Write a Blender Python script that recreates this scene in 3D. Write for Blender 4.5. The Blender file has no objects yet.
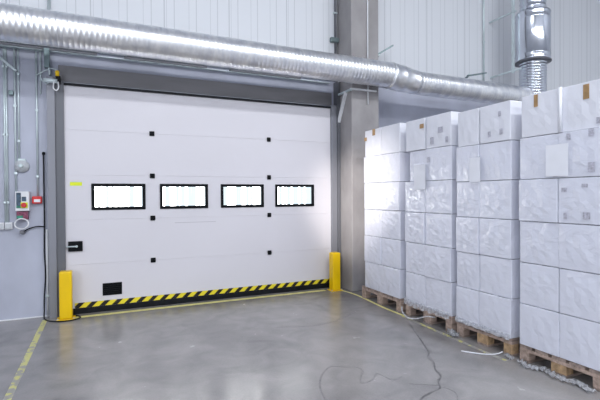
import bpy, bmesh, math, random
from mathutils import Vector, Matrix, Euler
random.seed(7)
S = bpy.context.scene
COL = S.collection

# ------------------------------------------------------------------ camera
cam_d = bpy.data.cameras.new('camera'); cam = bpy.data.objects.new('camera', cam_d); COL.objects.link(cam)
S.camera = cam
cam_d.sensor_width = 36; cam_d.lens = 427.98 / 600 * 36; cam_d.clip_start = 0.05; cam_d.clip_end = 100
R = Matrix.Rotation(-0.4225, 4, 'Z') @ Matrix.Rotation(math.pi / 2 - 0.0116, 4, 'X') @ Matrix.Rotation(-0.0062, 4, 'Z')
cam.matrix_world = Matrix.Translation((0, 0, 1.65)) @ R

# ------------------------------------------------------------------ world, lights, exposure
W = bpy.data.worlds.new('world'); S.world = W; W.use_nodes = True
W.node_tree.nodes['Background'].inputs[0].default_value = (0.75, 0.84, 1.0, 1)
W.node_tree.nodes['Background'].inputs[1].default_value = 1.0
S.view_settings.view_transform = 'Standard'; S.view_settings.look = 'None'
S.view_settings.gamma = 1; S.view_settings.use_curve_mapping = False
S.view_settings.exposure = 0.34

def area(name, loc, target, sx, sy, power, col):
    l = bpy.data.lights.new(name, 'AREA'); l.shape = 'RECTANGLE'; l.size = sx; l.size_y = sy
    l.energy = power; l.color = col
    o = bpy.data.objects.new(name, l); COL.objects.link(o); o.location = loc
    o.rotation_euler = (Vector(target) - Vector(loc)).to_track_quat('-Z', 'Y').to_euler()
    return o
# long rows of lamps under the hall roof (see the ceiling_light things) give this light
LAMP_ROWS = [(-1.0, 380), (-5.5, 380)]
for ly, pw in LAMP_ROWS:
    area('hall_light', (3.6, ly, 7.40), (3.6, ly + 1.2, 3.0), 13, 0.5, pw, (0.93, 0.96, 1.0))
# added fill light from the left side of the hall, no window there
area('side_fill', (-4.8, -1.2, 2.6), (3.0, 4.0, 1.0), 5, 3.6, 230, (0.86, 0.92, 1.0))

# added spot without a fixture; it brightens the pillar and the farthest cartons
sp_ = bpy.data.lights.new('added_spot', 'SPOT'); sp_.energy = 4000; sp_.color = (1.0, 0.93, 0.86); sp_.spot_size = math.radians(13); sp_.spot_blend = 1.0; sp_.shadow_soft_size = .12
so_ = bpy.data.objects.new('added_spot', sp_); COL.objects.link(so_); so_.location = (-2.4, -0.2, 5.2)
so_.rotation_euler = (Vector((3.93, 6.26, 1.50)) - so_.location).to_track_quat('-Z', 'Y').to_euler()

# ------------------------------------------------------------------ materials
def mat(name, col, rough=0.6, metal=0.0, spec=0.5, coat=0.0, coat_rough=0.1, noise=None, bump=None, emit=None):
    m = bpy.data.materials.new(name); m.use_nodes = True
    nt = m.node_tree; b = nt.nodes['Principled BSDF']
    b.inputs['Base Color'].default_value = (*col, 1); b.inputs['Roughness'].default_value = rough
    b.inputs['Metallic'].default_value = metal; b.inputs['Specular IOR Level'].default_value = spec
    b.inputs['Coat Weight'].default_value = coat; b.inputs['Coat Roughness'].default_value = coat_rough
    tc = nt.nodes.new('ShaderNodeTexCoord')
    if noise:  # (scale vec, amount, detail)
        sc, amt, det = noise
        mp = nt.nodes.new('ShaderNodeMapping'); mp.inputs['Scale'].default_value = sc
        nz = nt.nodes.new('ShaderNodeTexNoise'); nz.inputs['Detail'].default_value = det; nz.inputs['Scale'].default_value = 1
        nt.links.new(tc.outputs['Object'], mp.inputs[0]); nt.links.new(mp.outputs[0], nz.inputs[0])
        rp = nt.nodes.new('ShaderNodeValToRGB')
        rp.color_ramp.elements[0].position = 0.3; rp.color_ramp.elements[1].position = 0.7
        rp.color_ramp.elements[0].color = (*[c * (1 - amt) for c in col], 1)
        rp.color_ramp.elements[1].color = (*[min(1, c * (1 + amt)) for c in col], 1)
        nt.links.new(nz.outputs[0], rp.inputs[0]); nt.links.new(rp.outputs[0], b.inputs['Base Color'])
    if bump:
        sc, st, dist = bump
        mp = nt.nodes.new('ShaderNodeMapping'); mp.inputs['Scale'].default_value = sc
        nz = nt.nodes.new('ShaderNodeTexNoise'); nz.inputs['Scale'].default_value = 1; nz.inputs['Detail'].default_value = 3
        nt.links.new(tc.outputs['Object'], mp.inputs[0]); nt.links.new(mp.outputs[0], nz.inputs[0])
        bp = nt.nodes.new('ShaderNodeBump'); bp.inputs['Strength'].default_value = st; bp.inputs['Distance'].default_value = dist
        nt.links.new(nz.outputs[0], bp.inputs['Height']); nt.links.new(bp.outputs[0], b.inputs['Normal'])
        if coat: nt.links.new(bp.outputs[0], b.inputs['Coat Normal'])
    if emit:
        b.inputs['Emission Color'].default_value = (*emit[0], 1); b.inputs['Emission Strength'].default_value = emit[1]
    return m

def mathn(nt, op, a, b=None, c=None):
    n = nt.nodes.new('ShaderNodeMath'); n.operation = op
    for i, v in enumerate((a, b, c)):
        if v is None: continue
        if isinstance(v, (int, float)): n.inputs[i].default_value = v
        else: nt.links.new(v, n.inputs[i])
    return n.outputs[0]

def floor_mat():
    m = bpy.data.materials.new('polished_concrete'); m.use_nodes = True; nt = m.node_tree; b = nt.nodes['Principled BSDF']
    tc = nt.nodes.new('ShaderNodeTexCoord')
    def nz(scale, det, dist=0.0):
        n = nt.nodes.new('ShaderNodeTexNoise'); n.inputs['Scale'].default_value = scale; n.inputs['Detail'].default_value = det
        n.inputs['Distortion'].default_value = dist; n.inputs['Roughness'].default_value = 0.55
        nt.links.new(tc.outputs['Object'], n.inputs[0]); return n.outputs[0]
    big, mid, fine = nz(0.6, 3, 0.3), nz(3.0, 6, 0.6), nz(60, 3)
    v = mathn(nt, 'ADD', mathn(nt, 'MULTIPLY', big, 0.5), mathn(nt, 'ADD', mathn(nt, 'MULTIPLY', mid, 0.38), mathn(nt, 'MULTIPLY', fine, 0.12)))
    rp = nt.nodes.new('ShaderNodeValToRGB'); e = rp.color_ramp.elements
    e[0].position = 0.36; e[0].color = (0.175, 0.168, 0.172, 1); e[1].position = 0.63; e[1].color = (0.35, 0.335, 0.33, 1)
    nt.links.new(v, rp.inputs[0]); nt.links.new(rp.outputs[0], b.inputs['Base Color'])
    r = mathn(nt, 'ADD', mathn(nt, 'MULTIPLY', mid, 0.22), 0.12)
    nt.links.new(r, b.inputs['Roughness']); b.inputs['Specular IOR Level'].default_value = 0.6
    return m

def panel_mat():   # white wall cladding with fine vertical grooves
    m = mat('white_wall_panel', (0.70, 0.72, 0.76), 0.45)
    nt = m.node_tree; b = nt.nodes['Principled BSDF']
    tc = nt.nodes.new('ShaderNodeTexCoord'); sp = nt.nodes.new('ShaderNodeSeparateXYZ'); nt.links.new(tc.outputs['Object'], sp.inputs[0])
    x = sp.outputs[0]
    def line(pitch, off, w):
        f = mathn(nt, 'FRACT', mathn(nt, 'DIVIDE', mathn(nt, 'ADD', x, off + 50), pitch))
        return mathn(nt, 'LESS_THAN', f, w / pitch)
    l = mathn(nt, 'MAXIMUM', line(0.333, 0.0, 0.012), line(0.333, 0.11, 0.007))
    l2 = line(1.0, 0.2, 0.016)
    l = mathn(nt, 'ADD', mathn(nt, 'MULTIPLY', l, 0.36), mathn(nt, 'MULTIPLY', l2, 0.42))
    mx = nt.nodes.new('ShaderNodeMix'); mx.data_type = 'RGBA'
    mx.inputs[6].default_value = (0.70, 0.72, 0.76, 1); mx.inputs[7].default_value = (0.25, 0.27, 0.30, 1)
    nt.links.new(l, mx.inputs[0]); nt.links.new(mx.outputs[2], b.inputs['Base Color'])
    return m

def hazard_mat():
    m = mat('hazard_stripe', (0.8, 0.65, 0.02), 0.5); nt = m.node_tree; b = nt.nodes['Principled BSDF']
    tc = nt.nodes.new('ShaderNodeTexCoord'); sp = nt.nodes.new('ShaderNodeSeparateXYZ'); nt.links.new(tc.outputs['Object'], sp.inputs[0])
    s = mathn(nt, 'SUBTRACT', sp.outputs[0], mathn(nt, 'MULTIPLY', sp.outputs[2], 1.05))
    f = mathn(nt, 'FRACT', mathn(nt, 'DIVIDE', mathn(nt, 'ADD', s, 20.02), 0.165))
    l = mathn(nt, 'LESS_THAN', f, 0.47)
    mx = nt.nodes.new('ShaderNodeMix'); mx.data_type = 'RGBA'
    mx.inputs[6].default_value = (0.85, 0.70, 0.03, 1); mx.inputs[7].default_value = (0.004, 0.004, 0.005, 1)
    nt.links.new(l, mx.inputs[0]); nt.links.new(mx.outputs[2], b.inputs['Base Color'])
    return m

def worn_paint():
    m = mat('worn_yellow_paint', (0.62, 0.58, 0.12), 0.45); nt = m.node_tree; b = nt.nodes['Principled BSDF']
    tc = nt.nodes.new('ShaderNodeTexCoord')
    n = nt.nodes.new('ShaderNodeTexNoise'); n.inputs['Scale'].default_value = 14; n.inputs['Detail'].default_value = 6
    nt.links.new(tc.outputs['Object'], n.inputs[0])
    sp = nt.nodes.new('ShaderNodeSeparateXYZ'); nt.links.new(tc.outputs['Object'], sp.inputs[0])
    # more worn towards the near end of the hall, where trucks turn
    th = mathn(nt, 'ADD', mathn(nt, 'MULTIPLY', sp.outputs[1], -0.045), 0.715)
    l = mathn(nt, 'LESS_THAN', n.outputs[0], th)
    mx = nt.nodes.new('ShaderNodeMix'); mx.data_type = 'RGBA'
    mx.inputs[6].default_value = (0.60, 0.58, 0.22, 1); mx.inputs[7].default_value = (0.33, 0.32, 0.30, 1)
    nt.links.new(l, mx.inputs[0]); nt.links.new(mx.outputs[2], b.inputs['Base Color'])
    return m

def pane_mat():    # translucent ribbed pane with full daylight behind it
    m = bpy.data.materials.new('daylit_pane'); m.use_nodes = True; nt = m.node_tree; b = nt.nodes['Principled BSDF']
    b.inputs['Base Color'].default_value = (0.05, 0.05, 0.05, 1); b.inputs['Roughness'].default_value = 0.25
    tc = nt.nodes.new('ShaderNodeTexCoord'); sp = nt.nodes.new('ShaderNodeSeparateXYZ'); nt.links.new(tc.outputs['Object'], sp.inputs[0])
    w = mathn(nt, 'SINE', mathn(nt, 'MULTIPLY', sp.outputs[0], 75.0))
    n = nt.nodes.new('ShaderNodeTexNoise'); n.inputs['Scale'].default_value = 1
    mp = nt.nodes.new('ShaderNodeMapping'); mp.inputs['Scale'].default_value = (13, 1, 0.2)
    nt.links.new(tc.outputs['Object'], mp.inputs[0]); nt.links.new(mp.outputs[0], n.inputs[0])
    f = mathn(nt, 'MULTIPLY_ADD', w, 0.07, n.outputs[0])
    rp = nt.nodes.new('ShaderNodeValToRGB'); e = rp.color_ramp.elements
    e[0].position = 0.45; e[0].color = (0.075, 0.090, 0.100, 1); e[1].position = 0.50; e[1].color = (1, 1, 1, 1)
    nt.links.new(f, rp.inputs[0]); nt.links.new(rp.outputs[0], b.inputs['Emission Color'])
    b.inputs['Emission Strength'].default_value = PANE
    return m
PANE = 9.0

M = dict(
    floor=floor_mat(), panel=panel_mat(), hazard=hazard_mat(), worn=worn_paint(), pane=pane_mat(),
    wall=mat('grey_blue_wall', (0.46, 0.48, 0.575), 0.5, noise=((1.8, 1.8, 1.0), 0.14, 7)),
    hall=mat('hall_wall', (0.72, 0.74, 0.78), 0.6, noise=((0.4, 0.4, 0.4), 0.05, 2)),
    concrete=mat('pillar_concrete', (0.31, 0.295, 0.30), 0.55, noise=((3, 3, 2), 0.16, 7), bump=((12, 12, 12), 0.2, 0.01)),
    door=mat('door_white', (0.72, 0.70, 0.745), 0.38, noise=((0.6, 0.6, 0.6), 0.02, 2), bump=((2.2, 2.2, 5), 0.12, 0.02)),
    groove=mat('door_joint', (0.48, 0.46, 0.50), 0.6),
    black=mat('black_plastic', (0.004, 0.005, 0.007), 0.4, spec=0.15, noise=((20, 20, 20), 0.3, 2)),
    rubber=mat('black_rubber', (0.008, 0.009, 0.012), 0.5, spec=0.2, noise=((10, 10, 10), 0.3, 2)),
    frame=mat('grey_steel', (0.26, 0.265, 0.30), 0.45, 0.2, noise=((3, 3, 0.5), 0.08, 4)),
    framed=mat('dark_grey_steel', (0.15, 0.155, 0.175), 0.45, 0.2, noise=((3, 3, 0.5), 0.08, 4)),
    shadow_band=mat('duct_shadow_grey', (0.20, 0.195, 0.205), 0.45, 0.2, noise=((1, 1, 6), 0.15, 4)),
    galv=mat('galvanised_duct', (0.86, 0.88, 0.94), 0.36, 1.0, noise=((9, 5, 5), 0.16, 5), bump=((34, 5, 5), 0.06, 0.01)),
    galv_smooth=mat('galvanised_sheet', (0.66, 0.69, 0.76), 0.18, 1.0, noise=((6, 6, 1.5), 0.12, 4)),
    zinc=mat('zinc_conduit', (0.60, 0.68, 0.70), 0.35, 0.35, noise=((8, 8, 3), 0.15, 3)),
    zincd=mat('dark_zinc', (0.20, 0.26, 0.27), 0.4, 0.6, noise=((8, 8, 3), 0.15, 3)),
    yellow=mat('yellow_paint', (0.90, 0.58, 0.0), 0.35, noise=((6, 6, 3), 0.07, 4)),
    carton=mat('white_carton_film', (0.76, 0.775, 0.875), 0.55, coat=1.0, coat_rough=0.08, noise=((1.5, 4, 3), 0.04, 4)),
    carton_top=mat('white_carton', (0.79, 0.80, 0.87), 0.6, coat=0.25, coat_rough=0.3, noise=((1.5, 4, 3), 0.05, 5)),
    print=mat('faded_print', (0.47, 0.465, 0.54), 0.6, noise=((60, 60, 60), 0.25, 2)),
    tape=mat('brown_tape', (0.42, 0.26, 0.12), 0.35, noise=((20, 20, 20), 0.2, 2)),
    paper=mat('white_paper', (0.84, 0.85, 0.91), 0.5, noise=((10, 10, 10), 0.02, 2)),
    wood=mat('pallet_wood', (0.40, 0.30, 0.25), 0.75, noise=((5, 30, 30), 0.35, 6), bump=((10, 60, 60), 0.4, 0.004)),
    wood2=mat('pallet_wood_weathered', (0.30, 0.23, 0.20), 0.8, noise=((5, 30, 30), 0.4, 6), bump=((10, 60, 60), 0.4, 0.004)),
    block=mat('pallet_block', (0.42, 0.28, 0.16), 0.8, noise=((25, 25, 25), 0.35, 5)),
    grey_plastic=mat('grey_plastic', (0.55, 0.57, 0.60), 0.45, noise=((20, 20, 20), 0.06, 2)),
    white_plastic=mat('white_plastic', (0.78, 0.79, 0.82), 0.4, noise=((20, 20, 20), 0.03, 2)),
    navy=mat('dark_blue_panel', (0.05, 0.09, 0.14), 0.4, noise=((30, 30, 30), 0.5, 2)),
    green=mat('green_label', (0.03, 0.22, 0.14), 0.5, noise=((40, 40, 40), 0.4, 2)),
    maroon=mat('maroon_label', (0.22, 0.05, 0.10), 0.5, noise=((40, 40, 40), 0.5, 2)),
    red=mat('red_plastic', (0.65, 0.03, 0.03), 0.35, noise=((20, 20, 20), 0.08, 2)),
    lime=mat('yellow_label', (0.75, 0.85, 0.02), 0.5, noise=((20, 20, 20), 0.05, 2)),
    crack=mat('dark_crack', (0.13, 0.125, 0.13), 0.6, noise=((20, 20, 20), 0.3, 2)),
    tyre=mat('tyre_mark', (0.17, 0.163, 0.168), 0.4, noise=((30, 30, 30), 0.3, 2)),
    film=None, lamp=mat('lamp_diffuser', (0.9, 0.9, 0.9), 0.4, emit=((0.93, 0.96, 1.0), 6.0)),
)
def wrinkle(m, layers):
    nt = m.node_tree; b = nt.nodes['Principled BSDF']; tc = nt.nodes.new('ShaderNodeTexCoord'); h = None
    oi = nt.nodes.new('ShaderNodeObjectInfo'); ad = nt.nodes.new('ShaderNodeVectorMath'); ad.operation = 'ADD'
    nt.links.new(tc.outputs['Object'], ad.inputs[0]); nt.links.new(oi.outputs['Location'], ad.inputs[1])
    for sc, amp, dis in layers:
        mp = nt.nodes.new('ShaderNodeMapping'); mp.inputs['Scale'].default_value = sc
        n = nt.nodes.new('ShaderNodeTexNoise'); n.inputs['Scale'].default_value = 1; n.inputs['Detail'].default_value = 3; n.inputs['Distortion'].default_value = dis
        nt.links.new(ad.outputs[0], mp.inputs[0]); nt.links.new(mp.outputs[0], n.inputs[0])
        v = mathn(nt, 'MULTIPLY', n.outputs[0], amp); h = v if h is None else mathn(nt, 'ADD', h, v)
    bp = nt.nodes.new('ShaderNodeBump'); bp.inputs['Strength'].default_value = 1.0; bp.inputs['Distance'].default_value = 1.0
    nt.links.new(h, bp.inputs['Height']); nt.links.new(bp.outputs[0], b.inputs['Coat Normal']); b.inputs['Coat IOR'].default_value = 2.0
    b2 = nt.nodes.new('ShaderNodeBump'); b2.inputs['Strength'].default_value = 0.22; b2.inputs['Distance'].default_value = 1.0
    nt.links.new(h, b2.inputs['Height']); nt.links.new(b2.outputs[0], b.inputs['Normal'])
wrinkle(M['carton'], [((4, 5, 7), .030, 1.0), ((6, 14, 36), .0016, .6)])
wrinkle(M['carton_top'], [((4, 5, 4), .014, .6), ((5, 14, 20), .002, .4)])
def film_mat():
    m = bpy.data.materials.new('stretch_film'); m.use_nodes = True; nt = m.node_tree
    b = nt.nodes['Principled BSDF']; b.inputs['Base Color'].default_value = (0.80, 0.82, 0.88, 1)
    b.inputs['Roughness'].default_value = 0.18; b.inputs['Specular IOR Level'].default_value = 0.8
    tc = nt.nodes.new('ShaderNodeTexCoord')
    n = nt.nodes.new('ShaderNodeTexNoise'); n.inputs['Scale'].default_value = 26; n.inputs['Detail'].default_value = 4
    nt.links.new(tc.outputs['Object'], n.inputs[0])
    b.inputs['Alpha'].default_value = 0.5
    a = mathn(nt, 'MULTIPLY_ADD', n.outputs[0], 1.4, -0.20)
    nt.links.new(a, b.inputs['Alpha'])
    bp = nt.nodes.new('ShaderNodeBump'); bp.inputs['Strength'].default_value = 0.6; bp.inputs['Distance'].default_value = 0.01
    nt.links.new(n.outputs[0], bp.inputs['Height']); nt.links.new(bp.outputs[0], b.inputs['Normal'])
    return m
M['film'] = film_mat()

# ------------------------------------------------------------------ mesh helpers
class MB:
    def __init__(s): s.bm = bmesh.new()
    def box(s, x0, x1, y0, y1, z0, z1, bev=0.0, seg=2, rot=None):
        bm = bmesh.new(); bmesh.ops.create_cube(bm, size=1)
        bmesh.ops.scale(bm, vec=(abs(x1 - x0), abs(y1 - y0), abs(z1 - z0)), verts=bm.verts)
        if bev: bmesh.ops.bevel(bm, geom=bm.edges[:], offset=bev, segments=seg, affect='EDGES', profile=0.5)
        if rot: bmesh.ops.transform(bm, matrix=rot.to_4x4(), verts=bm.verts)
        bmesh.ops.translate(bm, vec=((x0 + x1) / 2, (y0 + y1) / 2, (z0 + z1) / 2), verts=bm.verts)
        s.merge(bm); return s
    def merge(s, bm):
        me = bpy.data.meshes.new('t'); bm.to_mesh(me); bm.free(); s.bm.from_mesh(me); bpy.data.meshes.remove(me)
    def beam(s, a, b, w, h):   # square bar from a to b
        a, b = Vector(a), Vector(b); d = b - a
        q = d.to_track_quat('X', 'Z').to_matrix(); c = (a + b) / 2
        L = d.length / 2
        return s.box(c.x - L, c.x + L, c.y - w / 2, c.y + w / 2, c.z - h / 2, c.z + h / 2, 0, rot=q)
    def lathe(s, prof, origin, axis, n=40, caps=True):   # prof: (t, r)
        ax = Vector(axis).normalized(); q = Vector((0, 0, 1)).rotation_difference(ax)
        rings = []
        for t, r in prof:
            rings.append([s.bm.verts.new(Vector(origin) + q @ Vector((r * math.cos(2 * math.pi * k / n), r * math.sin(2 * math.pi * k / n), t))) for k in range(n)])
        for a, b in zip(rings, rings[1:]):
            for k in range(n):
                f = s.bm.faces.new((a[k], a[(k + 1) % n], b[(k + 1) % n], b[k])); f.smooth = True
        if caps: s.bm.faces.new(rings[0][::-1]); s.bm.faces.new(rings[-1])
        return s
    def cyl(s, a, b, r, n=16):
        a, b = Vector(a), Vector(b); return s.lathe([(0, r), ((b - a).length, r)], a, b - a, n)
    def tube(s, pts, r, n=10, smooth=6):
        P = catmull([Vector(p) for p in pts], smooth) if smooth else [Vector(p) for p in pts]
        rings = []; up = Vector((0.13, 0.21, 0.97))
        for i, p in enumerate(P):
            t = (P[min(i + 1, len(P) - 1)] - P[max(i - 1, 0)]).normalized()
            u = (up - t * up.dot(t))
            if u.length < 1e-3: u = Vector((1, 0, 0)) - t * t.x
            u.normalize(); v = t.cross(u); up = u
            rings.append([s.bm.verts.new(p + (u * math.cos(2 * math.pi * k / n) + v * math.sin(2 * math.pi * k / n)) * r) for k in range(n)])
        for a, b in zip(rings, rings[1:]):
            for k in range(n):
                f = s.bm.faces.new((a[k], a[(k + 1) % n], b[(k + 1) % n], b[k])); f.smooth = True
        s.bm.faces.new(rings[0][::-1]); s.bm.faces.new(rings[-1]); return s
    def ribbon(s, pts, w, th=0.001, jit=0.0, z=True):   # flat strip lying on the floor, real thickness
        P = [Vector(p) for p in pts]; P = catmull(P, 5)
        L, Rr = [], []
        for i, p in enumerate(P):
            t = (P[min(i + 1, len(P) - 1)] - P[max(i - 1, 0)]); t.z = 0; t.normalize()
            nrm = Vector((-t.y, t.x, 0)); ww = w / 2 * (1 + random.uniform(-jit, jit))
            L.append(p + nrm * ww); Rr.append(p - nrm * ww)
        top = [(s.bm.verts.new(a + Vector((0, 0, th))), s.bm.verts.new(b + Vector((0, 0, th)))) for a, b in zip(L, Rr)]
        bot = [(s.bm.verts.new(a), s.bm.verts.new(b)) for a, b in zip(L, Rr)]
        for i in range(len(P) - 1):
            s.bm.faces.new((top[i][0], top[i][1], top[i + 1][1], top[i + 1][0]))
            s.bm.faces.new((top[i][0], top[i + 1][0], bot[i + 1][0], bot[i][0]))
            s.bm.faces.new((top[i][1], bot[i][1], bot[i + 1][1], top[i + 1][1]))
        return s
    def build(s, name, m, parent=None, loc=None):
        bmesh.ops.recalc_face_normals(s.bm, faces=s.bm.faces[:])
        me = bpy.data.meshes.new(name)
        if loc is not None: bmesh.ops.translate(s.bm, vec=-Vector(loc), verts=s.bm.verts)
        s.bm.to_mesh(me); s.bm.free(); me.materials.append(M[m] if isinstance(m, str) else m)
        o = bpy.data.objects.new(name, me); COL.objects.link(o)
        if loc is not None: o.location = loc
        if parent is not None:
            o.parent = parent
            base = Vector((0, 0, 0)); q = parent
            while q is not None: base += q.location; q = q.parent
            if loc is None: o.location = -base
            else: o.location = Vector(loc) - base
        return o
def catmull(P, n):
    if len(P) < 3: return P
    out = []; Q = [P[0] * 2 - P[1]] + P + [P[-1] * 2 - P[-2]]
    for i in range(1, len(Q) - 2):
        for k in range(n):
            t = k / n; a, b, c, d = Q[i - 1:i + 3]
            out.append(0.5 * ((2 * b) + (c - a) * t + (2 * a - 5 * b + 4 * c - d) * t * t + (3 * b - a - 3 * c + d) * t ** 3))
    out.append(P[-1].copy()); return out
def tag(o, label=None, cat=None, group=None, kind=None):
    if label: o['label'] = label
    if cat: o['category'] = cat
    if group: o['group'] = group
    if kind: o['kind'] = kind
    return o
def empty(name, loc, label=None, cat=None, group=None, kind=None):
    o = bpy.data.objects.new(name, None); COL.objects.link(o); o.location = loc; o.empty_display_size = 0.1
    return tag(o, label, cat, group, kind)

# ------------------------------------------------------------------ the hall
Z = 7.6; X0, X1, Y0, YW = -5.0, 12.0, -8.0, 6.80
floor = tag(MB().box(X0 - .3, X1 + .3, Y0 - .3, YW + .3, -0.2, 0).build('floor', 'floor'), 'polished grey concrete floor with hairline cracks', 'floor', kind='structure')
tag(MB().box(X0 - .3, X1 + .3, Y0 - .3, YW + .3, Z, Z + .2).build('ceiling', 'hall'), 'white hall ceiling', 'ceiling', kind='structure')
tag(MB().box(X0 - .3, X0, Y0, YW, 0, Z).build('wall_left', 'hall'), 'pale side wall of the hall', 'wall', kind='structure')
tag(MB().box(X1, X1 + .3, Y0, YW, 0, Z).build('wall_right', 'hall'), 'pale far side wall of the hall', 'wall', kind='structure')
tag(MB().box(X0 - .3, X1 + .3, Y0 - .3, Y0, 0, Z).build('wall_back', 'hall'), 'pale wall behind the photographer', 'wall', kind='structure')
DX0, DX1, DZ = -0.555, 3.63, 3.23
wf = empty('wall_front', (0, YW, 0), 'grey blue lower wall around the loading door', 'wall', kind='structure')
wu = empty('wall_upper', (0, YW - .05, 3.7), 'white grooved cladding above the loading door', 'wall', kind='structure')
b = MB(); b.box(X0 - .3, DX0, YW, YW + .3, 0, 3.70); b.box(DX1, X1 + .3, YW, YW + .3, 0, 3.70); b.box(DX0, DX1, YW, YW + .3, DZ, 3.70)
b.build('lower_wall', 'wall', wf)
MB().box(X0 - .3, X1 + .3, YW - .05, YW + .3, 3.70, Z).build('wall_cladding', 'panel', wu)
# drip trim below the cladding: pale angle with dark stretches
t1 = empty('trim_1', (0, 6.74, 3.68), 'thin steel angle along the foot of the white cladding', 'trim', kind='structure')
MB().box(-5, 3.62, 6.725, 6.80, 3.632, 3.642).build('angle', 'zinc', t1)
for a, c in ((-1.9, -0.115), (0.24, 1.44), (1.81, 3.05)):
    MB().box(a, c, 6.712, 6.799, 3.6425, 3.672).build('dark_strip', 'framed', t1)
tag(MB().box(-5, -0.71, 6.792, 6.80, 0, 0.014).build('baseboard_left', 'white_plastic'), 'thin pale joint along the foot of the grey wall', 'joint', kind='structure')
# concrete pillar
tag(MB().box(3.784, 4.335, 6.262, YW, 0, Z, 0.012).build('concrete_pillar', 'concrete'), 'tall concrete pillar between the loading door and the cartons', 'pillar', kind='structure')

# ------------------------------------------------------------------ ceiling lamps
i = 0
for ly, pw in LAMP_ROWS:
    for k in range(5):
        x = -1.6 + k * 2.6
        t = empty('ceiling_light', (x, ly, 7.5), 'long white lamp in the %s row under the hall roof, %s from the left' % ('front' if ly > -3 else 'rear', ('first', 'second', 'third', 'fourth', 'fifth')[k]), 'lamp', group='long lamps in the %s row under the roof' % ('front' if ly > -3 else 'rear'))
        MB().box(x - 1.2, x + 1.2, ly - .09, ly + .09, 7.50, Z, 0.01).build('housing', 'white_plastic', t)
        MB().box(x - 1.15, x + 1.15, ly - .07, ly + .07, 7.47, 7.50, 0.01).build('diffuser', 'lamp', t)

# ------------------------------------------------------------------ door
door = empty('door_1', (1.54, 6.75, 0), 'white sectional loading door with four black framed windows', 'door', kind='structure')
seams = [0.085, 0.692, 1.320, 1.948, 2.577, 3.205]
WX, WW, WG, WZ0, WZ1 = -0.2085, 0.7225, 0.2031, 1.454, 1.831
for k in range(5):
    z0, z1 = seams[k] + 0.0006, seams[k + 1] - 0.0006
    m_ = MB()
    if k == 2:
        m_.box(DX0, DX1, 6.73, 6.77, z0, WZ0 + .02); m_.box(DX0, DX1, 6.73, 6.77, WZ1 - .02, z1)
        xs = [DX0]
        for q in range(4): xs += [WX + q * (WW + WG) + .02, WX + q * (WW + WG) + WW - .02]
        xs.append(DX1)
        for q in range(0, 10, 2): m_.box(xs[q], xs[q + 1], 6.73, 6.77, WZ0 + .02, WZ1 - .02)
    else: m_.box(DX0, DX1, 6.73, 6.77, z0, z1, 0.001, 1)
    m_.build('door_panel', 'door', door)
for q in range(4):
    a = WX + q * (WW + WG)
    fr = MB(); t_ = 0.044
    fr.box(a, a + WW, 6.715, 6.775, WZ0, WZ0 + t_, .004); fr.box(a, a + WW, 6.715, 6.775, WZ1 - t_, WZ1, .004)
    fr.box(a, a + t_, 6.715, 6.775, WZ0 + t_, WZ1 - t_, .004); fr.box(a + WW - t_, a + WW, 6.715, 6.775, WZ0 + t_, WZ1 - t_, .004)
    f = fr.build('window_frame', 'black', door)
    MB().box(a + t_, a + WW - t_, 6.745, 6.757, WZ0 + t_, WZ1 - t_).build('window_pane', 'pane', f)
for hx, s_ in ((0.612, 0.072), (2.459, 0.068)):
    for k in range(4):
        z = seams[k + 1]
        h = MB(); h.box(hx - s_ / 2, hx + s_ / 2, 6.712, 6.729, z - .036, z + .036, .008); h.cyl((hx - .028, 6.708, z), (hx + .028, 6.708, z), .009, 10)
        h.build('hinge_plate', 'black', door)
MB().box(-0.43, DX1 - .02, 6.722, 6.7295, 0.088, 0.158).build('hazard_strip', 'hazard', door)
MB().box(DX0, DX1, 6.725, 6.775, 0.0, 0.083, .01).build('bottom_seal', 'rubber', door)
lk = MB().box(-0.505, -0.325, 6.70, 6.7295, 0.885, 1.025, .006).build('lock_plate', 'black', door)
l2 = MB(); l2.cyl((-0.53, 6.69, 0.955), (-0.40, 6.69, 0.955), .010); l2.cyl((-0.40, 6.70, .955), (-.40, 6.68, .955), .016); l2.build('lock_bolt', 'zinc', lk)
gr = MB(); gx0, gx1, gz0, gz1 = -0.078, 0.178, 0.228, 0.405
gr.box(gx0, gx1, 6.718, 6.7295, gz0, gz1, .005)
for k in range(5): gr.box(gx0 + .012, gx1 - .012, 6.711, 6.718, gz0 + .02 + k * .027, gz0 + .035 + k * .027)
gr.build('vent_grille', 'black', door)
MB().box(-0.475, -0.325, 6.7275, 6.7298, 1.80, 1.85, .004).build('yellow_sticker', 'lime', door)
MB().box(0.93, 1.56, 6.7285, 6.7298, 1.236, 1.243).build('scuff', 'groove', door)
# side guides
for name_, xa, xb, lab in (('l', -0.71, DX0, 'left'), ('r', DX1, 3.782, 'right')):
    t = empty('door_guide', ((xa + xb) / 2, 6.72, 0), 'tall grey steel guide post along the %s edge of the loading door' % lab, 'door guide')
    if name_ == 'l':
        MB().box(-0.735, -0.64, 6.66, 6.80, 0, 3.27, .003).build('flange', 'frame', t); MB().box(-0.64, DX0 + .02, 6.69, 6.728, 0, 3.22, .002).build('track', 'framed', t)
    else:
        MB().box(3.625, 3.73, 6.68, 6.80, 0, 3.24, .003).build('flange', 'frame', t); MB().box(3.73, 3.782, 6.64, 6.80, 0, 3.66, .003).build('track', 'framed', t)
t = empty('door_shadow_beam', (1.54, 6.75, 3.2), 'grey beam standing in for the duct shadow above the loading door', 'beam')
MB().box(-0.60, 3.66, 6.735, 6.80, 3.235, 3.46, .006).build('beam', 'shadow_band', t)  # dark grey band in place of the duct's cast shadow over the door
MB().box(DX0, DX1, 6.70, 6.735, 3.185, 3.215).build('brush_seal', 'rubber', t)

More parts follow.
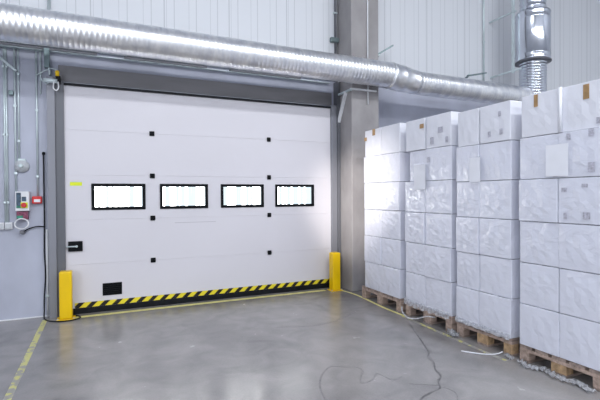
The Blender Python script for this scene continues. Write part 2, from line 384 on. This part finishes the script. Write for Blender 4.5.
# ------------------------------------------------------------------ bollards
for (x, y, w, h, lab) in ((-0.525, 6.55, 0.152, 0.645, 'left'), (3.575, 6.50, 0.150, 0.655, 'right')):
    t = empty('bollard', (x, y, 0), 'yellow steel bollard at the %s foot of the loading door' % lab, 'bollard')
    MB().box(x - w / 2, x + w / 2, y - w / 2, y + w / 2, 0.012, h, .018, 3).build('post', 'yellow', t)
    MB().box(x - w * .72, x + w * .72, y - w * .6, y + w * .6, 0, 0.012, .003).build('base_plate', 'yellow', t)
    for sx in (-1, 1): MB().lathe([(0, .011), (.008, .011), (.012, .006)], (x + sx * w * .62, y - w * .45, 0.012), (0, 0, 1), 8).build('bolt', 'zinc', t)

# ------------------------------------------------------------------ floor paint and cracks (parts of the floor)
def fl(name, m, pts, w, jit=0, z=0.0): return MB().ribbon([(x, y, z) for x, y in pts], w, 0.0008, jit).build(name, m, floor)
fl('yellow_line', 'worn', [(-0.78, 6.62), (-0.77, 5.2), (-0.76, 3.8), (-0.75, 2.0), (-.75, 0)], 0.062, 0.06)
paint = mat('yellow_floor_paint', (0.74, 0.69, 0.26), 0.5, noise=((9, 9, 9), 0.2, 5)); M['paint'] = paint
fl('yellow_line', 'paint', [(-0.43, 6.56), (1.2, 6.575), (3.42, 6.565)], 0.095)
fl('yellow_line', 'paint', [(3.66, 6.50), (3.72, 6.0), (3.66, 5.2), (3.66, 4.7)], 0.045, .1)
fl('yellow_line', 'worn', [(3.63, 4.7), (3.60, 3.9), (3.57, 3.0)], 0.05, .2)
fl('floor_crack', 'crack', [(3.50, 4.40), (3.22, 3.845), (3.13, 3.68), (3.049, 3.516), (2.93, 3.40), (2.911, 3.285), (2.80, 3.15), (2.743, 3.004), (2.64, 2.93), (2.564, 2.821), (2.424, 2.785), (2.276, 2.72), (2.1, 2.5)], 0.016, 0.6)
fl('floor_crack', 'crack', [(2.60, 2.86), (2.45, 2.95), (2.38, 3.0)], 0.006, 0.5)
fl('floor_crack', 'crack', [(2.6, 2.83), (2.62, 2.70), (2.5, 2.55)], 0.006, 0.5)
fl('tyre_mark', 'tyre', [(2.157, 3.53), (2.169, 3.40), (2.10, 3.33), (2.016, 3.184), (2.14, 3.20), (2.25, 3.30), (2.30, 3.12), (2.42, 3.15)], 0.009, 0.5)
fl('tyre_mark', 'tyre', [(2.10, 3.50), (2.0, 3.60), (1.90, 3.60), (1.747, 3.446), (1.66, 3.3), (1.629, 3.216), (1.586, 3.041)], 0.010, 0.5)
fl('tyre_mark', 'tyre', [(3.2, 5.2), (2.7, 4.9), (2.3, 4.85), (1.9, 5.0)], 0.010, 0.6)

# ------------------------------------------------------------------ horizontal duct
DY = 6.0
duct = empty('ventilation_duct', (3.2, DY, 3.67), 'long shiny spiral steel duct running above the loading door', 'duct')
def spiral(xa, xb, r, pitch, y, z):
    prof = []; n = int((xb - xa) / pitch)
    for k in range(n):
        t = k * pitch; prof += [(t, r), (t + pitch * .70, r), (t + pitch * .80, r + .0022), (t + pitch * .92, r + .0022)]
    prof.append((n * pitch, r)); return MB().lathe(prof, (xa, y, z), (1, 0, -0.0045), 56)
spiral(-4.9, 4.42, 0.207, 0.060, DY, 3.712).build('duct_pipe', 'galv', duct)
r_ = MB(); q = Vector((5.02 - 4.40, 0, -0.075))
r_.lathe([(0, .220), (.05, .222), (.06, .217), (.22, .214), (.24, .220), (.25, .214), (.50, .196), (.51, .202), (.58, .200)], (4.36, DY, 3.665), q, 56)
r_.build('reducer', 'galv', duct)
spiral(4.92, 7.70, 0.195, 0.060, DY, 3.595).build('duct_pipe', 'galv', duct)

# vertical duct with silencer
VX = 7.89
vd = empty('vertical_duct', (VX, DY, 3.9), 'upright steel duct with a wide round silencer above the cartons', 'duct')
def rings(z0, z1, r, pitch=0.055):
    prof = []; n = int((z1 - z0) / pitch)
    for k in range(n):
        t = k * pitch; prof += [(t, r), (t + pitch * .6, r), (t + pitch * .75, r + .008), (t + pitch * .9, r + .008)]
    prof.append((z1 - z0, r)); return MB().lathe(prof, (VX, DY, z0), (0, 0, 1), 48)
rings(3.30, 4.36, .245).build('lower_pipe', 'galv_smooth', vd)
MB().lathe([(0, .25), (0, .32), (.03, .325), (.05, .318), (.11, .318), (.12, .325), (.13, .318), (.82, .318), (.83, .325), (.84, .318), (.93, .318), (.95, .325), (.98, .31), (.98, .25)], (VX, DY, 4.32), (0, 0, 1), 56).build('silencer', 'galv_smooth', vd)
rings(5.30, Z - .02, .235, .11).build('upper_pipe', 'galv_smooth', vd)
MB().lathe([(0, .246), (0, .335), (.022, .335), (.022, .246)], (VX, DY, 4.296), (0, 0, 1), 56).build('gasket', 'framed', vd)
cl = MB(); cl.beam((VX - .36, DY + .1, 5.33), (VX - .36, YW - .05, 5.33), .03, .03); cl.beam((VX - .34, DY, 4.15), (VX - .34, YW - .05, 4.15), .03, .03); cl.box(VX - .375, VX - .33, DY + .15, DY + .19, 4.1, 5.7)
cl.build('mounting_bracket', 'zinc', vd)

# ------------------------------------------------------------------ brackets, pipes at the door head
t = empty('duct_bracket', (3.74, 6.3, 3.4), 'triangular steel bracket carrying the duct beside the pillar', 'bracket')
MB().beam((3.755, 6.80, 3.42), (3.755, 6.22, 3.42), .035, .035).build('arm', 'zinc', t)
MB().beam((3.755, 6.70, 2.86), (3.755, 6.40, 3.42), .05, .04).build('brace', 'white_plastic', t)
MB().box(3.74, 4.26, 6.21, 6.255, 3.42, 3.445).build('crossbar', 'white_plastic', t)
t = empty('duct_bracket', (-0.70, 6.3, 3.5), 'dark upright steel bracket behind the duct near the left door corner', 'bracket')
MB().box(-0.765, -0.70, 6.70, 6.80, 3.40, 3.66, .003).build('wall_plate', 'zincd', t)
MB().box(-0.715, -0.69, 6.70, 6.80, 3.30, 3.40, .003).build('foot', 'zinc', t)

def conduit(name, lab, x, z0, z1, r, m, cat='pipe', y=None, clips=True):
    t = empty(name, (x, 6.77, z0), lab, cat)
    y = (6.80 if z1 <= 3.70 else 6.75) - r - .004 if y is None else y
    MB().cyl((x, y, z0), (x, y, z1), r, 14).build('tube', m, t)
    if clips:
        z = z0 + .25
        while z < z1 - .1:
            MB().box(x - r * 1.5, x + r * 1.5, y - r * 1.1, y + r, z, z + .03, .002).build('clip', 'zinc', t); z += 0.9
    return t
conduit('cable_conduit', 'outermost thin steel conduit on the grey wall at the left edge', -1.235, 1.31, 3.70, .013, 'zinc')
conduit('cable_conduit', 'thin steel conduit right of the outermost one, ending in a socket box', -1.212, 1.31, 3.70, .013, 'zinc')
conduit('cable_conduit', 'steel conduit running down past the round wall fitting to the control box', -1.115, 1.70, 3.70, .013, 'zinc')
conduit('cable_conduit', 'steel conduit running down to the round wall fitting', -1.075, 2.13, 3.70, .011, 'zinc')
conduit('cable_conduit', 'steel conduit running down to the small red box', -0.865, 1.66, 3.70, .012, 'zinc')
conduit('cable_conduit', 'thin steel conduit with a bend beside the yellow tipped switch', -0.818, 3.05, 3.70, .009, 'zinc')
conduit('cable_conduit', 'short pale conduit rising from the floor beside the left bollard', -0.765, 0.02, 1.20, .016, 'white_plastic')
conduit('wall_pipe', 'thin pale pipe on the white cladding above the left door corner', -0.70, 3.72, Z - .02, .02, 'zinc')
conduit('wall_pipe', 'thin steel pipe on the white cladding left of the silencer', 7.33, 3.72, Z - .02, .02, 'zinc')
t = conduit('drain_pipe', 'dark thin pipe down the left edge of the concrete pillar', 3.735, 3.72, Z - .02, .022, 'framed')
MB().box(3.63, 3.80, 6.68, 6.745, 4.36, 4.44, .004).build('clamp', 'zincd', t)
t = empty('pillar_conduit', (4.10, 6.25, 3.2), 'thin white conduit up the front of the concrete pillar', 'pipe')
MB().cyl((4.10, 6.247, 3.20), (4.10, 6.247, Z - .02), .013).build('tube', 'white_plastic', t)
MB().box(4.08, 4.12, 6.232, 6.262, 5.0, 5.03).build('clip', 'zincd', t)
for (p0, p1, p2, lab) in (((4.56, 6.74, 4.15), (4.52, 6.5, 4.20), (4.80, 6.48, 4.38), 'small angled steel hook above the duct beside the pillar'),
                          ((6.74, 6.74, 3.99), (6.70, 6.5, 4.06), (7.15, 6.50, 4.145), 'small steel hook above the duct left of the silencer')):
    t = empty('wall_hook', p0, lab, 'hook')
    MB().beam(p0, p1, .03, .03).build('stem', 'zincd', t); MB().beam((p1[0] - .06, p1[1], p1[2] - .03), p2, .04, .03).build('arm', 'zincd', t)
    MB().lathe([(0, .03), (.03, .03)], (p1[0] - .02, p1[1] - .01, p1[2] - .01), (0, 1, 0), 10).build('bolt_head', 'zinc', t)

# slanted bar at the far left
t = empty('slanted_strut', (-1.22, 6.6, 3.3), 'short slanted steel strut below the duct at the left edge', 'strut')
MB().beam((-1.33, 6.70, 3.52), (-1.09, 6.74, 3.32), .03, .03).build('bar', 'zinc', t)
MB().box(-1.18, -1.13, 6.74, 6.80, 3.00, 3.06, .004).build('foot', 'zincd', t)

# ------------------------------------------------------------------ spring break device with yellow tip
t = empty('limit_switch', (-0.62, 6.62, 3.25), 'small steel switch with a yellow tip at the upper left door corner', 'switch')
MB().cyl((-0.76, 6.60, 3.20), (-0.60, 6.60, 3.20), .028, 18).build('shaft', 'zinc', t)
MB().box(-0.625, -0.565, 6.60, 6.735, 3.19, 3.28, .01).build('body', 'black', t)
MB().lathe([(0, .022), (.06, .026), (.075, .014)], (-0.60, 6.60, 3.27), (0, 0, 1), 14).build('yellow_cap', 'yellow', t)
MB().tube([(-0.64, 6.58, 3.19), (-0.645, 6.57, 3.10), (-0.61, 6.57, 3.07), (-0.585, 6.57, 3.11), (-0.59, 6.58, 3.19)], .008).build('ring', 'white_plastic', t)
MB().tube([(-0.86, 6.77, 3.30), (-0.75, 6.72, 3.36), (-0.66, 6.66, 3.38), (-0.60, 6.60, 3.34)], .008).build('cable', 'zinc', t)
MB().tube([(-0.818, 6.78, 3.35), (-0.80, 6.72, 3.24), (-0.74, 6.66, 3.17), (-0.70, 6.62, 3.18)], .008).build('cable', 'zinc', t)

# ------------------------------------------------------------------ wall fittings
t = empty('round_wall_fitting', (-1.045, 6.75, 2.06), 'round grey fitting on the grey wall above the control box', 'fitting')
MB().lathe([(0, .085), (.03, .085), (.05, .07), (.085, .045), (.09, .0301)], (-1.045, 6.80, 2.06), (0, -1, 0), 28).build('housing', 'grey_plastic', t)
MB().lathe([(0, .03), (.02, .03), (.03, .015)], (-1.045, 6.712, 2.06), (0, -1, 0), 16).build('cap', 'zinc', t)
MB().box(-1.09, -1.0, 6.76, 6.80, 2.125, 2.16, .004).build('cable_entry', 'zinc', t)
t = empty('control_box', (-1.03, 6.72, 1.4), 'grey and white door control box with a red stop button', 'control box')
MB().box(-1.115, -0.955, 6.70, 6.80, 1.46, 1.72, .008).build('housing', 'white_plastic', t)
MB().box(-1.102, -1.048, 6.694, 6.70, 1.50, 1.705, .003).build('dark_panel', 'navy', t)
MB().box(-1.040, -0.99, 6.694, 6.70, 1.59, 1.65, .003).build('dark_label', 'navy', t)
MB().box(-1.100, -1.052, 6.692, 6.694, 1.50, 1.53).build('green_label', 'green', t)
MB().box(-1.052, -0.972, 6.692, 6.70, 1.50, 1.575, .003).build('button_plate', 'lime', t)['label'] = 'yellow plate behind the red button'
MB().lathe([(0, .015), (.02, .015), (.022, .032), (.035, .032), (.04, .026)], (-1.012, 6.692, 1.538), (0, -1, 0), 20).build('stop_button', 'red', t)
MB().box(-1.105, -0.975, 6.72, 6.80, 1.345, 1.455, .005).build('lower_box', 'maroon', t)['label'] = 'maroon and green lower box'
MB().box(-1.103, -1.03, 6.714, 6.72, 1.36, 1.40, .003).build('green_label', 'green', t)
t = empty('cable_coil', (-1.04, 6.70, 1.27), 'coil of white cable hanging below the control box', 'cable')
cc = [(-1.045 + .078 * math.cos(a), 6.70 + .01 * math.sin(3 * a), 1.29 + .068 * math.sin(a)) for a in [k * math.pi / 8 for k in range(33)]]
MB().tube(cc, .009, 8, 2).build('coil', 'white_plastic', t)
MB().box(-1.07, -1.02, 6.70, 6.80, 1.155, 1.20, .005).build('hook', 'framed', t)
t = empty('alarm_box', (-0.865, 6.74, 1.6), 'small red and white box on the grey wall left of the door', 'alarm')
MB().box(-0.93, -0.815, 6.73, 6.80, 1.555, 1.655, .012).build('housing', 'red', t)
MB().box(-0.905, -0.83, 6.722, 6.73, 1.575, 1.615, .003).build('white_label', 'white_plastic', t)
for x in (-1.295, -1.20):
    t = empty('socket_box', (x, 6.77, 1.26), 'pale socket box on the grey wall, %s of the pair' % ('left' if x < -1.25 else 'right'), 'socket')
    MB().box(x - .042, x + .042, 6.745, 6.80, 1.22, 1.31, .006).build('housing', 'white_plastic', t)
    MB().box(x - .032, x + .032, 6.738, 6.745, 1.23, 1.295, .004).build('cover', 'grey_plastic', t)
t = empty('power_cable', (-0.80, 6.74, 0), 'black cable hanging down the wall and looping around the left bollard', 'cable')
MB().tube([(-0.79, 6.76, 2.24), (-0.79, 6.765, 1.7), (-0.79, 6.765, 1.3), (-0.795, 6.765, .9), (-0.785, 6.765, .6), (-0.80, 6.76, .3), (-0.80, 6.72, .1), (-0.78, 6.60, .012), (-0.66, 6.44, .010), (-0.50, 6.39, .010), (-0.37, 6.46, .010), (-0.36, 6.55, .010), (-0.42, 6.64, .010), (-0.50, 6.66, .012)], .009, 8, 6).build('cord', 'rubber', t)
MB().tube([(-0.80, 6.765, 1.24), (-0.88, 6.765, 1.245), (-0.98, 6.765, 1.215), (-1.03, 6.765, 1.18)], .008, 8, 4).build('branch_cord', 'rubber', t)
MB().lathe([(0, .02), (.03, .02), (.04, .01)], (-0.79, 6.765, 2.22), (0, 0, 1), 12).build('cable_gland', 'black', t)

# ------------------------------------------------------------------ pallets and cartons
XF = 3.70
ORD = ['stack nearest the loading door', 'second stack from the loading door', 'third stack from the loading door', 'stack nearest the camera']
ROW = ['bottom', 'second', 'third', 'fourth', 'fifth', 'top']
STK = [ # y far, y split, y near, base z, top z
    (5.76, 5.315, 4.855, 0.190, 2.650),
    (4.745, 4.345, 3.885, 0.190, 2.635),
    (3.800, 3.465, 3.055, 0.180, 2.595),
    (2.965, 2.560, 2.165, 0.165, 2.600)]
def make_pallet(ya, yb, h, lab):
    t = empty('pallet', (XF + .6, (ya + yb) / 2, 0), lab, 'pallet')
    w = ya - yb; x0, x1 = XF + .01, XF + 1.21
    hb = h - .022 - .060
    bw = (.10, .145, .10); ys = (yb + .05, (ya + yb) / 2, ya - .05)
    for y, b_ in zip(ys, bw):
        MB().box(x0, x1, y - b_ / 2, y + b_ / 2, 0, .022, .002, 1).build('bottom_board', 'wood2', t)
        for x in (x0, (x0 + x1) / 2 - .05, x1 - .10):
            MB().box(x, x + .10, y - b_ / 2, y + b_ / 2, .0225, .022 + hb, .003, 1).build('block', 'block' if random.random() < .35 else 'wood', t)
    for x in (x0, (x0 + x1) / 2 - .07, x1 - .145):
        MB().box(x, x + .145, yb, ya, .0225 + hb, .052 + hb, .002, 1).build('stringer', 'wood', t)
    n = 5; g = .035; bwid = (w - (n - 1) * g) / n
    for k in range(n):
        y = yb + k * (bwid + g)
        MB().box(x0, x1, y, y + bwid, .0525 + hb, h - .001, .002, 1).build('deck_board', 'wood2', t)
    return t
def carton(ya, yb, z0, z1, x, rz, m, lab, grp, depth=.60, jut=0.0):
    """ya far side, yb near side, front face at x, a taped carton with slightly bulged sides"""
    w, h = ya - yb, z1 - z0; cy = (ya + yb) / 2
    t = empty('carton', (x + depth / 2, cy, z0), lab, 'carton', grp); 
    bm = bmesh.new(); bmesh.ops.create_cube(bm, size=1)
    bmesh.ops.scale(bm, vec=(depth, w - .006, h - .005), verts=bm.verts)
    bmesh.ops.bevel(bm, geom=bm.edges[:], offset=.007, segments=2, affect='EDGES', profile=.6)
    bmesh.ops.subdivide_edges(bm, edges=[e for e in bm.edges if e.calc_length() > .15], cuts=5, use_grid_fill=True)
    ph = random.uniform(0, 6)
    for v in bm.verts:
        c = v.co
        u, s_ = 2 * c.y / w, 2 * c.z / h
        fx = max(0, (1 - u * u)) * max(0, (1 - s_ * s_))
        if c.x < -depth / 2 + .01:
            c.x -= .007 * fx + .0035 * fx ** .5 * math.sin(9 * u + 4 * s_ + ph)
    for f in bm.faces: f.smooth = False
    me = bpy.data.meshes.new('body'); bmesh.ops.translate(bm, vec=(0, 0, h / 2), verts=bm.verts); bm.to_mesh(me); bm.free()
    me.materials.append(M[m]); o = bpy.data.objects.new('body', me); COL.objects.link(o); o.parent = t
    # closing flap seam and tape running over the top edge
    o2 = MB().box(-depth / 2 + .02, depth / 2 - .02, -.024, .024, h - .0028, h - .0012).build('packing_tape', 'paper'); o2.parent = t
    t.rotation_euler.z = rz
    return t
carts = {}
for si, (ya, ys, yb, zb, zt) in enumerate(STK):
    make_pallet(ya + (.09 if si == 0 else 0), yb, zb, 'worn wooden pallet under the %s' % ORD[si])
    hh = (zt - zb) / 6
    for r in range(6):
        for c, (a, b_) in enumerate(((ya, ys), (ys, yb))):
            top = r == 5
            jx = random.uniform(-.010, .010) + (.010 if top else 0)
            jr = random.uniform(-.013, .013) + (random.uniform(-.02, .02) if top else 0)
            d = 0
            if si == 1 and r == 4 and c == 0: a -= .07
            if top: a += random.uniform(-.022, -.006); b_ += .004
            lab = 'white carton, %s row, %s column of the %s' % (ROW[r], ('left', 'right')[c], ORD[si])
            carts[si, r, c] = carton(a, b_, zb + r * hh, zb + (r + 1) * hh, XF + .004 + jx + (.02 if si == 1 and r == 4 and c == 0 else 0), jr, 'carton_top' if top else 'carton', lab, 'white film wrapped cartons on pallets')

def face_patch(name, m, key, y0, y1, z0, z1, x=-.0125, th=.002, label=None):
    """thin sheet stuck on the front of a carton; y, z in world"""
    t = carts[key]; o = MB().box(XF + x - th, XF + x + th, y0, y1, z0, z1).build(name, m, t)
    if label: o['label'] = label
    o.matrix_parent_inverse = Matrix.Identity(4)
    return o
FX = lambda key: carts[key].location.x - .30 - XF   # front face offset of the carton
def patch(name, m, key, y0, y1, z0, z1, label=None):
    return face_patch(name, m, key, y0, y1, z0, z1, FX(key) - .012, .0015, label)
# brown tape
patch('packing_tape', 'tape', (0, 5, 0), 5.45, 5.52, 2.55, 2.645, 'brown tape')
patch('packing_tape', 'tape', (0, 5, 0), 5.68, 5.75, 2.49, 2.545, 'brown tape')
patch('packing_tape', 'tape', (1, 5, 1), 4.30, 4.235, 2.49, 2.55, 'brown tape') if False else patch('packing_tape', 'tape', (1, 5, 0), 4.355, 4.43, 2.50, 2.555, 'brown tape')
patch('packing_tape', 'tape', (3, 5, 1), 2.295, 2.345, 2.45, 2.575, 'brown tape')
patch('packing_tape', 'tape', (3, 5, 0), 2.76, 2.80, 2.47, 2.585, 'brown tape')
# faded printed marks
pm = [((3, 4, 1), 2.44, 2.475, 2.12, 2.175), ((3, 4, 1), 2.24, 2.285, 2.13, 2.19), ((3, 4, 1), 2.34, 2.375, 1.80, 1.80), ((3, 4, 1), 2.235, 2.29, 1.83, 1.91),
      ((3, 3, 1), 2.47, 2.52, 1.66, 1.70), ((3, 3, 1), 2.47, 2.50, 1.42, 1.48), ((3, 3, 1), 2.27, 2.33, 1.43, 1.49), ((3, 3, 1), 2.29, 2.34, 1.70, 1.73), ((3, 5, 1), 2.20, 2.235, 2.23, 2.28),
      ((2, 5, 1), 3.30, 3.335, 2.25, 2.31), ((2, 5, 1), 3.15, 3.185, 2.26, 2.32), ((2, 5, 1), 3.17, 3.20, 2.45, 2.50), ((1, 5, 1), 4.18, 4.24, 2.28, 2.36), ((1, 5, 1), 4.02, 4.10, 2.40, 2.47),
      ((1, 5, 1), 3.93, 3.97, 2.27, 2.34), ((1, 4, 1), 4.25, 4.30, 2.05, 2.12), ((3, 4, 0), 2.58, 2.615, 1.80, 1.86)]
for k, a, b_, c, d in pm:
    if d - c > .01: patch('printed_mark', 'print', k, a, b_, c, d, 'faded grey print')
# paper sheets taped over the film
for (y0, y1, z0, z1, k, lab) in ((2.455, 2.665, 1.805, 2.09, (3, 4, 0), 'white paper sheet taped to the stack nearest the camera'),
                                (3.425, 3.575, 1.78, 2.05, (2, 4, 0), 'white paper sheet taped to the third stack from the loading door'),
                                (4.30, 4.52, 1.71, 2.03, (1, 4, 0), 'faint paper sheet taped to the second stack from the loading door')):
    o = MB(); 
    x = XF + max(FX(k), FX((k[0], k[1], 1))) * 0 - .022
    o.box(x - .001, x + .001, y0, y1, z0, z1); tag(o.build('paper_sheet', 'paper'), lab, 'paper sheet', 'paper sheets on the wrapped stacks')

# loose stretch film: corner roll, skirts round the pallets, scraps on the floor
def film_sheet(rows, m='film'):   # rows: list of lists of points
    mb = MB(); V = [[mb.bm.verts.new(Vector(p)) for p in r] for r in rows]
    for a, b_ in zip(V, V[1:]):
        for k in range(len(a) - 1):
            f = mb.bm.faces.new((a[k], a[k + 1], b_[k + 1], b_[k])); f.smooth = True
    mb2 = mb; bmesh.ops.solidify(mb2.bm, geom=mb2.bm.faces[:], thickness=.0012)
    return mb2
for si, (ya, ys, yb, zb, zt) in enumerate(STK):
    if si in (0, 3): continue
    rows = []
    n = 40
    for j in range(6):
        row = []
        for k in range(n + 1):
            y = ya - (ya - yb) * k / n
            low = (.0, .03, .006, .0)[si] * (0.6 + .6 * math.sin(k * .5 + si * 2) ** 2 + .3 * random.random())
            z = zb + .05 - (j / 5) * (low + .05)
            x = XF - .012 - .010 * math.sin(k * .9 + j) * (j / 5) - .008 * random.random() - .008 * (j > 3)
            row.append((x, y, z))
        rows.append(row)
    tag(film_sheet(rows).build('stretch_film', 'film'), 'ragged clear film hanging over the pallet edge of the %s' % ORD[si], 'plastic film', 'loose clear film along the pallets')
def scrap(pts, w, lab, amp=.02, seed=1):
    rnd = random.Random(seed); P = catmull([Vector((x, y, .012)) for x, y in pts], 8)
    rows = []
    for j in range(5):
        row = []
        for i, p in enumerate(P):
            t_ = (P[min(i + 1, len(P) - 1)] - P[max(i - 1, 0)]).normalized(); nn = Vector((-t_.y, t_.x, 0))
            ww = w * (.6 + .5 * rnd.random()); q = p + nn * ww * (j / 4 - .5)
            row.append((q.x, q.y, .004 + amp * abs(math.sin(i * .8 + j * 1.4)) * (0.5 + rnd.random())))
        rows.append(row)
    tag(film_sheet(rows).build('film_scrap', 'film'), lab, 'plastic film', 'loose clear film along the pallets')
scrap([(3.66, 2.93), (3.60, 2.78), (3.68, 2.66), (3.62, 2.52), (3.66, 2.36), (3.62, 2.2)], .09, 'crumpled strip of clear film on the floor by the stack nearest the camera', .03, 3)
scrap([(3.68, 3.86), (3.62, 3.78), (3.64, 3.70)], .09, 'crumpled clear film scrap on the floor by the third stack from the loading door', .05, 5)
scrap([(3.69, 3.10), (3.64, 3.04), (3.62, 2.98)], .06, 'small crumpled film scrap on the floor between the two nearest stacks', .03, 8)
t = tag(MB().tube([(3.68, 3.14, .03), (3.63, 3.16, .01), (3.52, 3.20, .008), (3.42, 3.30, .008), (3.36, 3.38, .008)], .006, 8, 5).build('plastic_strap', 'paper'), 'thin pale plastic strap curling on the floor beside the pallets', 'strap')
t = tag(MB().tube([(3.69, 4.80, .10), (3.64, 4.72, .05), (3.60, 4.55, .02), (3.62, 4.40, .05), (3.67, 4.28, .10), (3.69, 4.15, .12)], .008, 8, 5).build('film_strand', 'film'), 'twisted film strand drooping from the second pallet from the door', 'plastic film')
# rolled film edge at the top of the nearest stack
tag(MB().cyl((XF + .004, 2.545, 2.195), (XF + .004, 2.545, 2.60), .015, 14).build('film_roll_edge', 'paper'), 'rolled pale film edge standing at the top of the stack nearest the camera', 'plastic film')
